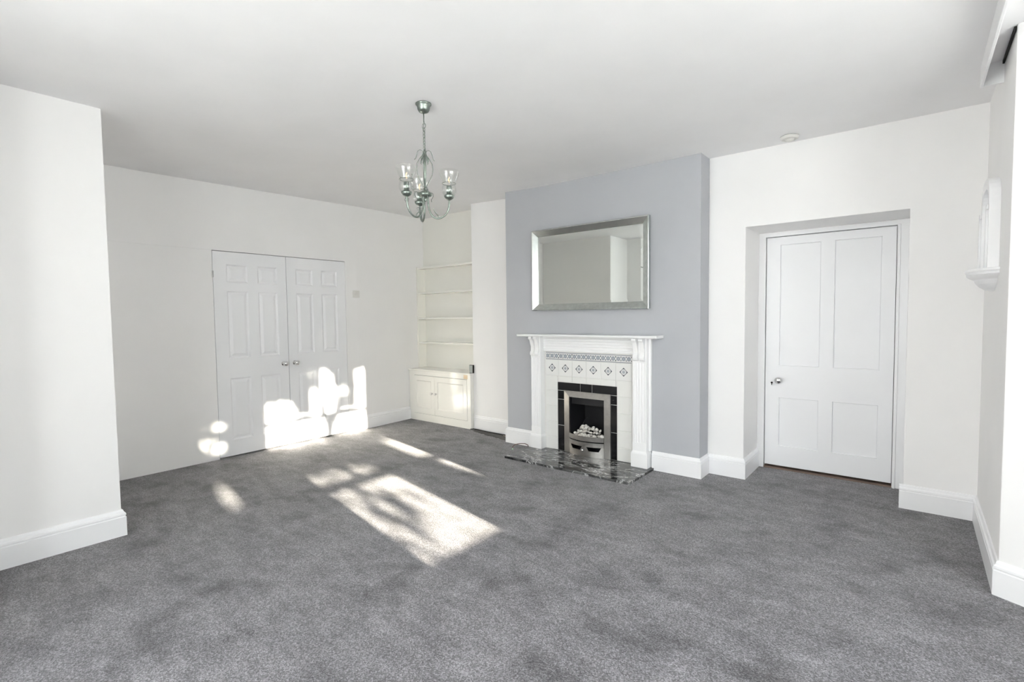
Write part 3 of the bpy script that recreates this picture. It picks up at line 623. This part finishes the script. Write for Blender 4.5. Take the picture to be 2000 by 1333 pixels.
for th in (6.6, 126.6, 246.6):
    # angles are measured from the picture's right, turning toward the camera
    a = RTa - R(th); d = Vector((math.cos(a), math.sin(a), 0)); q = Vector((-d.y, d.x, 0)); AR = 0.147
    P_ = [(0.016, -0.545), (0.017, -0.575), (0.020, -0.610), (0.030, -0.645), (0.048, -0.668), (0.072, -0.680), (0.098, -0.676), (0.122, -0.660), (0.138, -0.635), (0.145, -0.605), (AR, -0.572)]
    # smooth the arm by Catmull-Rom
    sm = []
    for i in range(len(P_) - 1):
        p0, p1, p2, p3 = P_[max(i - 1, 0)], P_[i], P_[i + 1], P_[min(i + 2, len(P_) - 1)]
        for s_ in range(4):
            u = s_ / 4; sm.append(tuple(0.5 * (2 * p1[j] + (p2[j] - p0[j]) * u + (2 * p0[j] - 5 * p1[j] + 4 * p2[j] - p3[j]) * u * u + (3 * p1[j] - p0[j] - 3 * p2[j] + p3[j]) * u ** 3) for j in (0, 1)))
    sm.append(P_[-1])
    arm = K(MB().tube([d * r_ + Vector((0, 0, z_)) for r_, z_ in sm], 0.0054, 8), 'arm')
    c = d * AR
    def A(m, name, mt=PEWTER, smooth=True, label=None):
        o = m.build(name, mt, None, smooth=smooth, label=label); o.parent = arm; return o
    A(MB().lathe([(0.004, -0.576), (0.012, -0.572), (0.024, -0.564), (0.031, -0.553), (0.030, -0.546), (0.022, -0.542)], c, 20), 'cup')
    A(MB().lathe([(0.0155, -0.5415), (0.0155, -0.492), (0.012, -0.488)], c, 16), 'lamp_holder')
    A(MB().lathe([(0.0045, -0.4875), (0.010, -0.478), (0.0135, -0.462), (0.012, -0.444), (0.0065, -0.424), (0.0015, -0.408)], c, 14), 'bulb', SHADE, label='clear candle bulb')
    A(MB().tube([c + Vector((0.003 * math.cos(i), 0.003 * math.sin(i), -0.470 + 0.0042 * i)) for i in range(9)], 0.0011, 5), 'filament', FILA, label='warm glowing filament')
    A(MB().lathe(two_sided(shade_prof), c, 28, cap=False), 'glass_shade', SHADE, label='clear flared glass shade')
    A(MB().tube([c + Vector((0.0405 * math.cos(2 * math.pi * i / 28), 0.0405 * math.sin(2 * math.pi * i / 28), -0.476)) for i in range(28)], 0.0016, 6, closed=True), 'gallery_ring')
    for s_ in (1, -1):
        # little bow under the cup, hook on the arm
        A(MB().tube([c + q * (s_ * u) + Vector((0, 0, -0.590 + w_)) for u, w_ in ((0.001, 0), (0.010, 0.007), (0.018, 0.004), (0.016, -0.006), (0.008, -0.006), (0.012, -0.014))], 0.0015, 5), 'bow_curl')
        A(MB().tube([c + q * (s_ * u) + Vector((0, 0, w_)) for u, w_ in ((0.040, -0.476), (0.048, -0.470), (0.053, -0.460), (0.049, -0.452), (0.044, -0.456))], 0.0013, 5), 'gallery_hook')
    A(MB().tube([d * r_ + q * w_ + Vector((0, 0, z_)) for r_, w_, z_ in ((0.082, 0, -0.680), (0.076, 0.006, -0.662), (0.066, 0.010, -0.652), (0.056, 0.009, -0.640), (0.050, 0.006, -0.626), (0.047, 0.004, -0.618))], [0.0025, 0.0035, 0.003, 0.0025, 0.002, 0.001], 6), 'leaf_curl')
    b_ = a + R(60); e_ = Vector((math.cos(b_), math.sin(b_), 0))
    K(MB().tube([e_ * r_ + Vector((0, 0, z_)) for r_, z_ in ((0.030, -0.545), (0.038, -0.528), (0.052, -0.515), (0.064, -0.518), (0.066, -0.534), (0.058, -0.548), (0.050, -0.556), (0.052, -0.570))], 0.0020, 6), 'hub_scroll')

# ------------------------------------------------------------------ smoke alarm
sa_ = empty('smoke_alarm', (4.425, 0.035, H), 'round white smoke alarm on the ceiling near the four-panel door', 'smoke alarm')
MB().lathe([(0.050, 0), (0.050, -0.005)], seg=28).build('base_ring', GREYP, sa_, smooth=False, label='grey base ring')
MB().lathe([(0.060, -0.006), (0.061, -0.012), (0.056, -0.024), (0.044, -0.030), (0.042, -0.026), (0.030, -0.026), (0.027, -0.036), (0.010, -0.040), (0.002, -0.040)], seg=28).build('cover', PLAST, sa_, smooth=True)

# ------------------------------------------------------------------ niche ornament on the right wall
nc = empty('arched_niche', (5.486, -0.3, 1.545), 'white arched plaster niche with half-round moulded shelf on the right wall pier', 'niche')
def NC(o): return addp(o, nc)
def arch(hw, z0, zs, zt, n=14):
    pts = [(-0.3 - hw, z0), (-0.3 + hw, z0)]
    for i in range(n + 1):
        a = math.pi * i / n; pts.append((-0.3 + hw * math.copysign(abs(math.cos(a)) ** 0.75, math.cos(a)), zs + (zt - zs) * math.sin(a) ** 0.75))
    return pts
out, inn = arch(0.205, 1.56, 1.875, 2.045), arch(0.155, 1.575, 1.86, 1.99)
m = MB(); x0, x1, xr = 5.4855, 5.441, 5.470
Ao, Bo = [m.bm.verts.new((x0, y, z)) for y, z in out], [m.bm.verts.new((x1, y, z)) for y, z in out]
Bi, Ci = [m.bm.verts.new((x1, y, z)) for y, z in inn], [m.bm.verts.new((xr, y, z)) for y, z in inn]
n = len(out)
for i in range(n):
    j = (i + 1) % n
    m.bm.faces.new((Ao[i], Ao[j], Bo[j], Bo[i])); m.bm.faces.new((Bo[i], Bo[j], Bi[j], Bi[i])); m.bm.faces.new((Bi[i], Bi[j], Ci[j], Ci[i]))
m.bm.faces.new(Ci); m.bm.faces.new(Ao[::-1])
NC(m.build('niche_arch', GLOSS))
for yy in (-0.478, -0.122):
    NC(MB().box(5.432, 5.4405, yy - 0.020, yy + 0.020, 1.8605, 1.885).build('capital', GLOSS, bevel=0.003))
    NC(MB().lathe([(0.009, 1.562), (0.009, 1.860)], (5.4385, yy, 0), 10).build('pilaster', GLOSS, smooth=True))
# half-round bracket: stacked half discs
def half(prof, seg=24):
    m = MB(); rings = []
    for r_, z_ in prof:
        rings.append([m.bm.verts.new((5.4855 - r_ * 0.47 * math.sin(math.pi * k / seg), -0.3 - r_ * math.cos(math.pi * k / seg), z_)) for k in range(seg + 1)])
    for a, b in zip(rings, rings[1:]):
        for k in range(seg): m.bm.faces.new((a[k], a[k + 1], b[k + 1], b[k]))
        m.bm.faces.new((a[seg], a[0], b[0], b[seg]))
    m.bm.faces.new(rings[0][::-1]); m.bm.faces.new(rings[-1]); return m
NC(half([(0.245, 1.559), (0.250, 1.556), (0.250, 1.545), (0.240, 1.541), (0.236, 1.533), (0.240, 1.528), (0.222, 1.518), (0.190, 1.508), (0.172, 1.504), (0.168, 1.496), (0.150, 1.480), (0.120, 1.464), (0.080, 1.450), (0.040, 1.442), (0.01, 1.440)]).build('bracket_shelf', GLOSS))

# ------------------------------------------------------------------ pelmet over the bay opening
pe = empty('pelmet_box', (5.44, -0.45, 2.50), 'white open-bottomed pelmet box along the ceiling at the right wall', 'pelmet')
def PE(o): return addp(o, pe)
PE(MB().box(5.396, 5.408, -4.30, -0.45, 2.497, 2.6095).build('front_board', GLOSS, bevel=0.002))
PE(MB().box(5.4085, 5.4855, -0.462, -0.45, 2.500, 2.6095).build('end_board', GLOSS))
PE(MB().box(5.476, 5.484, -0.86, -0.47, 2.590, 2.606).build('shadow_gap_strip', DARK, label='dark strip standing in for the shadow gap'))  # dark strip stands in for the shaded slit between ceiling and wall

# ------------------------------------------------------------------ cables and loose ends on the floor
w = MB().tube([(1.782, 0.248, 1.02), (1.780, 0.243, 0.80), (1.776, 0.240, 0.50), (1.770, 0.236, 0.25), (1.755, 0.222, 0.19), (1.720, 0.205, 0.11), (1.690, 0.180, 0.05), (1.665, 0.150, 0.012), (1.60, 0.16, 0.008)], 0.0035, 8).build('aerial_cable', CREAMC, smooth=True)
tag(w, 'thin cream cable running down the wall corner left of the chimney breast', 'cable')
w = MB().tube([(1.075, 0.180, 0.008), (1.12, 0.186, 0.016), (1.17, 0.200, 0.012), (1.26, 0.196, 0.010), (1.38, 0.186, 0.010), (1.50, 0.182, 0.010), (1.62, 0.182, 0.009), (1.765, 0.178, 0.009)], 0.006, 8).build('black_cable', CABLE, smooth=True)
tag(w, 'black cable lying along the wall foot beside the cupboard', 'cable')
random.seed(11)
m = MB(); top, bot = [], []
for i in range(25):
    x = 1.13 + 0.625 * i / 24; u = i / 24
    top.append((x, 0.215 - 0.02 * math.sin(3 * u) + random.uniform(-0.006, 0.006))); bot.append((x, 0.165 - 0.13 * u ** 0.7 + random.uniform(-0.014, 0.014)))
m.prism(bot + top[::-1], 'z', 0.0, 0.004)
tag(m.build('torn_underlay', UNDER), 'ragged strip of torn grey underlay on the floor by the chimney breast', 'underlay')
w = MB().tube([(2.105, -0.05, 0.004), (2.10, -0.05, 0.022), (2.08, -0.075, 0.040), (2.05, -0.12, 0.045), (2.02, -0.16, 0.038), (2.01, -0.185, 0.022), (2.02, -0.20, 0.008)], 0.004, 8).build('wire_loop', BROWNC, smooth=True)
tag(w, 'short brown wire looping out of the carpet at the left end of the hearth', 'wire')
MB().tube([(2.02, -0.20, 0.008), (2.03, -0.215, 0.005), (2.045, -0.225, 0.005)], 0.006, 8).build('wire_tip', GREENP, w, smooth=True, label='pale green tip')

# ------------------------------------------------------------------ outdoors: ground made pale for bounce light, and the tree that breaks up the low sun
struct(MB().box(6.7, 40, -30, 20, -0.6, -0.5).box(-20, 6.7, -40, -5.55, -0.6, -0.5).build('ground_outside', BOUNCE_GROUND), 'unseen ground outside the windows, made pale to bounce light indoors')
random.seed(3)
def cover(Y, Zc):
    # how leafy the crown is (0 open, 1 closed) on the plane x = 12
    def ell(cy, cz, ry, rz): return ((Y - cy) / ry) ** 2 + ((Zc - cz) / rz) ** 2 < 1
    if -4.3 < Y < -3.44 and 1.6 < Zc < 2.29:
        return 0.05 * ss((-3.66 - Y) / 0.12) + 0.055 * math.exp(-((Y + 3.90) / 0.16) ** 2 - ((Zc - 2.15) / 0.09) ** 2) - (0.04 if Zc < 2.07 and Y < -3.72 else 0)
    if ell(-3.92, 2.335, 0.19, 0.07) or ell(-3.60, 2.33, 0.13, 0.065): return 0.04
    if 1.9 < Zc < 2.50 and Y > (-3.07 if Zc > 2.27 else -2.90 - 0.10 * (Zc - 2.06) / 0.21): return 0.0
    if 2.50 < Zc < 2.62 and -4.15 < Y: return 0.30
    if 2.62 < Zc < 2.95 and -4.30 < Y and not (abs(Y + 3.36 - 0.35 * (Zc - 2.7)) < 0.03): return 0.0
    if ell(-3.97, 2.95, 0.24, 0.17) or ell(-3.42, 3.10, 0.17, 0.31) or ell(-3.47, 3.37, 0.14, 0.05): return 0.0
    if ell(-3.16, 3.08, 0.09, 0.12): return 0.10
    if Y > -3.02 and 2.9 < Zc < 3.38: return 0.0
    if ell(-4.66, 2.41, 0.09, 0.10): return 0.05
    if ell(-4.56, 2.86, 0.13, 0.18): return 0.12
    if ell(-4.56, 3.16, 0.10, 0.10): return 0.25
    return 1.0
tr = empty('garden_tree', (12.2, -3.6, -0.5), 'leafy garden tree outside the bay that breaks up the low sun', 'tree')
m = MB(); cnt = 0
for k in range(30000):
    Y = random.uniform(-5.6, -2.2); Zc = random.uniform(1.5, 4.2); x = random.uniform(11.6, 12.4)
    # slide along the sun's ray so that the gaps stay open
    Yt, Zt = Y, Zc
    if random.random() > cover(Yt, Zt): continue
    y = Yt + (-0.197) * (x - 12) ; z_ = Zt + 0.22 * (x - 12)
    c = Vector((x, y, z_)); d = Vector((random.uniform(-0.5, 0.5), random.uniform(-1, 1), random.uniform(-1, 1))).normalized(); q = d.cross(Vector((1, 0, 0)) + Vector((random.uniform(-0.5, 0.5), random.uniform(-0.5, 0.5), 0))).normalized()
    L, W = random.uniform(0.05, 0.085), random.uniform(0.03, 0.045)
    vs = [m.bm.verts.new(p) for p in (c - d * L, c - q * W, c + d * L, c + q * W)]; m.bm.faces.new(vs)
fo = addp(m.build('foliage', LEAF), tr); fo['kind'] = 'stuff'
addp(MB().tube([(12.2, -3.15, -0.5), (12.15, -3.18, 0.6), (12.1, -3.22, 1.6), (12.05, -3.30, 2.4), (12.1, -3.5, 3.2), (12.2, -3.6, 4.0)], [0.16, 0.13, 0.12, 0.05, 0.05, 0.04], 10).build('trunk', BARK, smooth=True), tr)
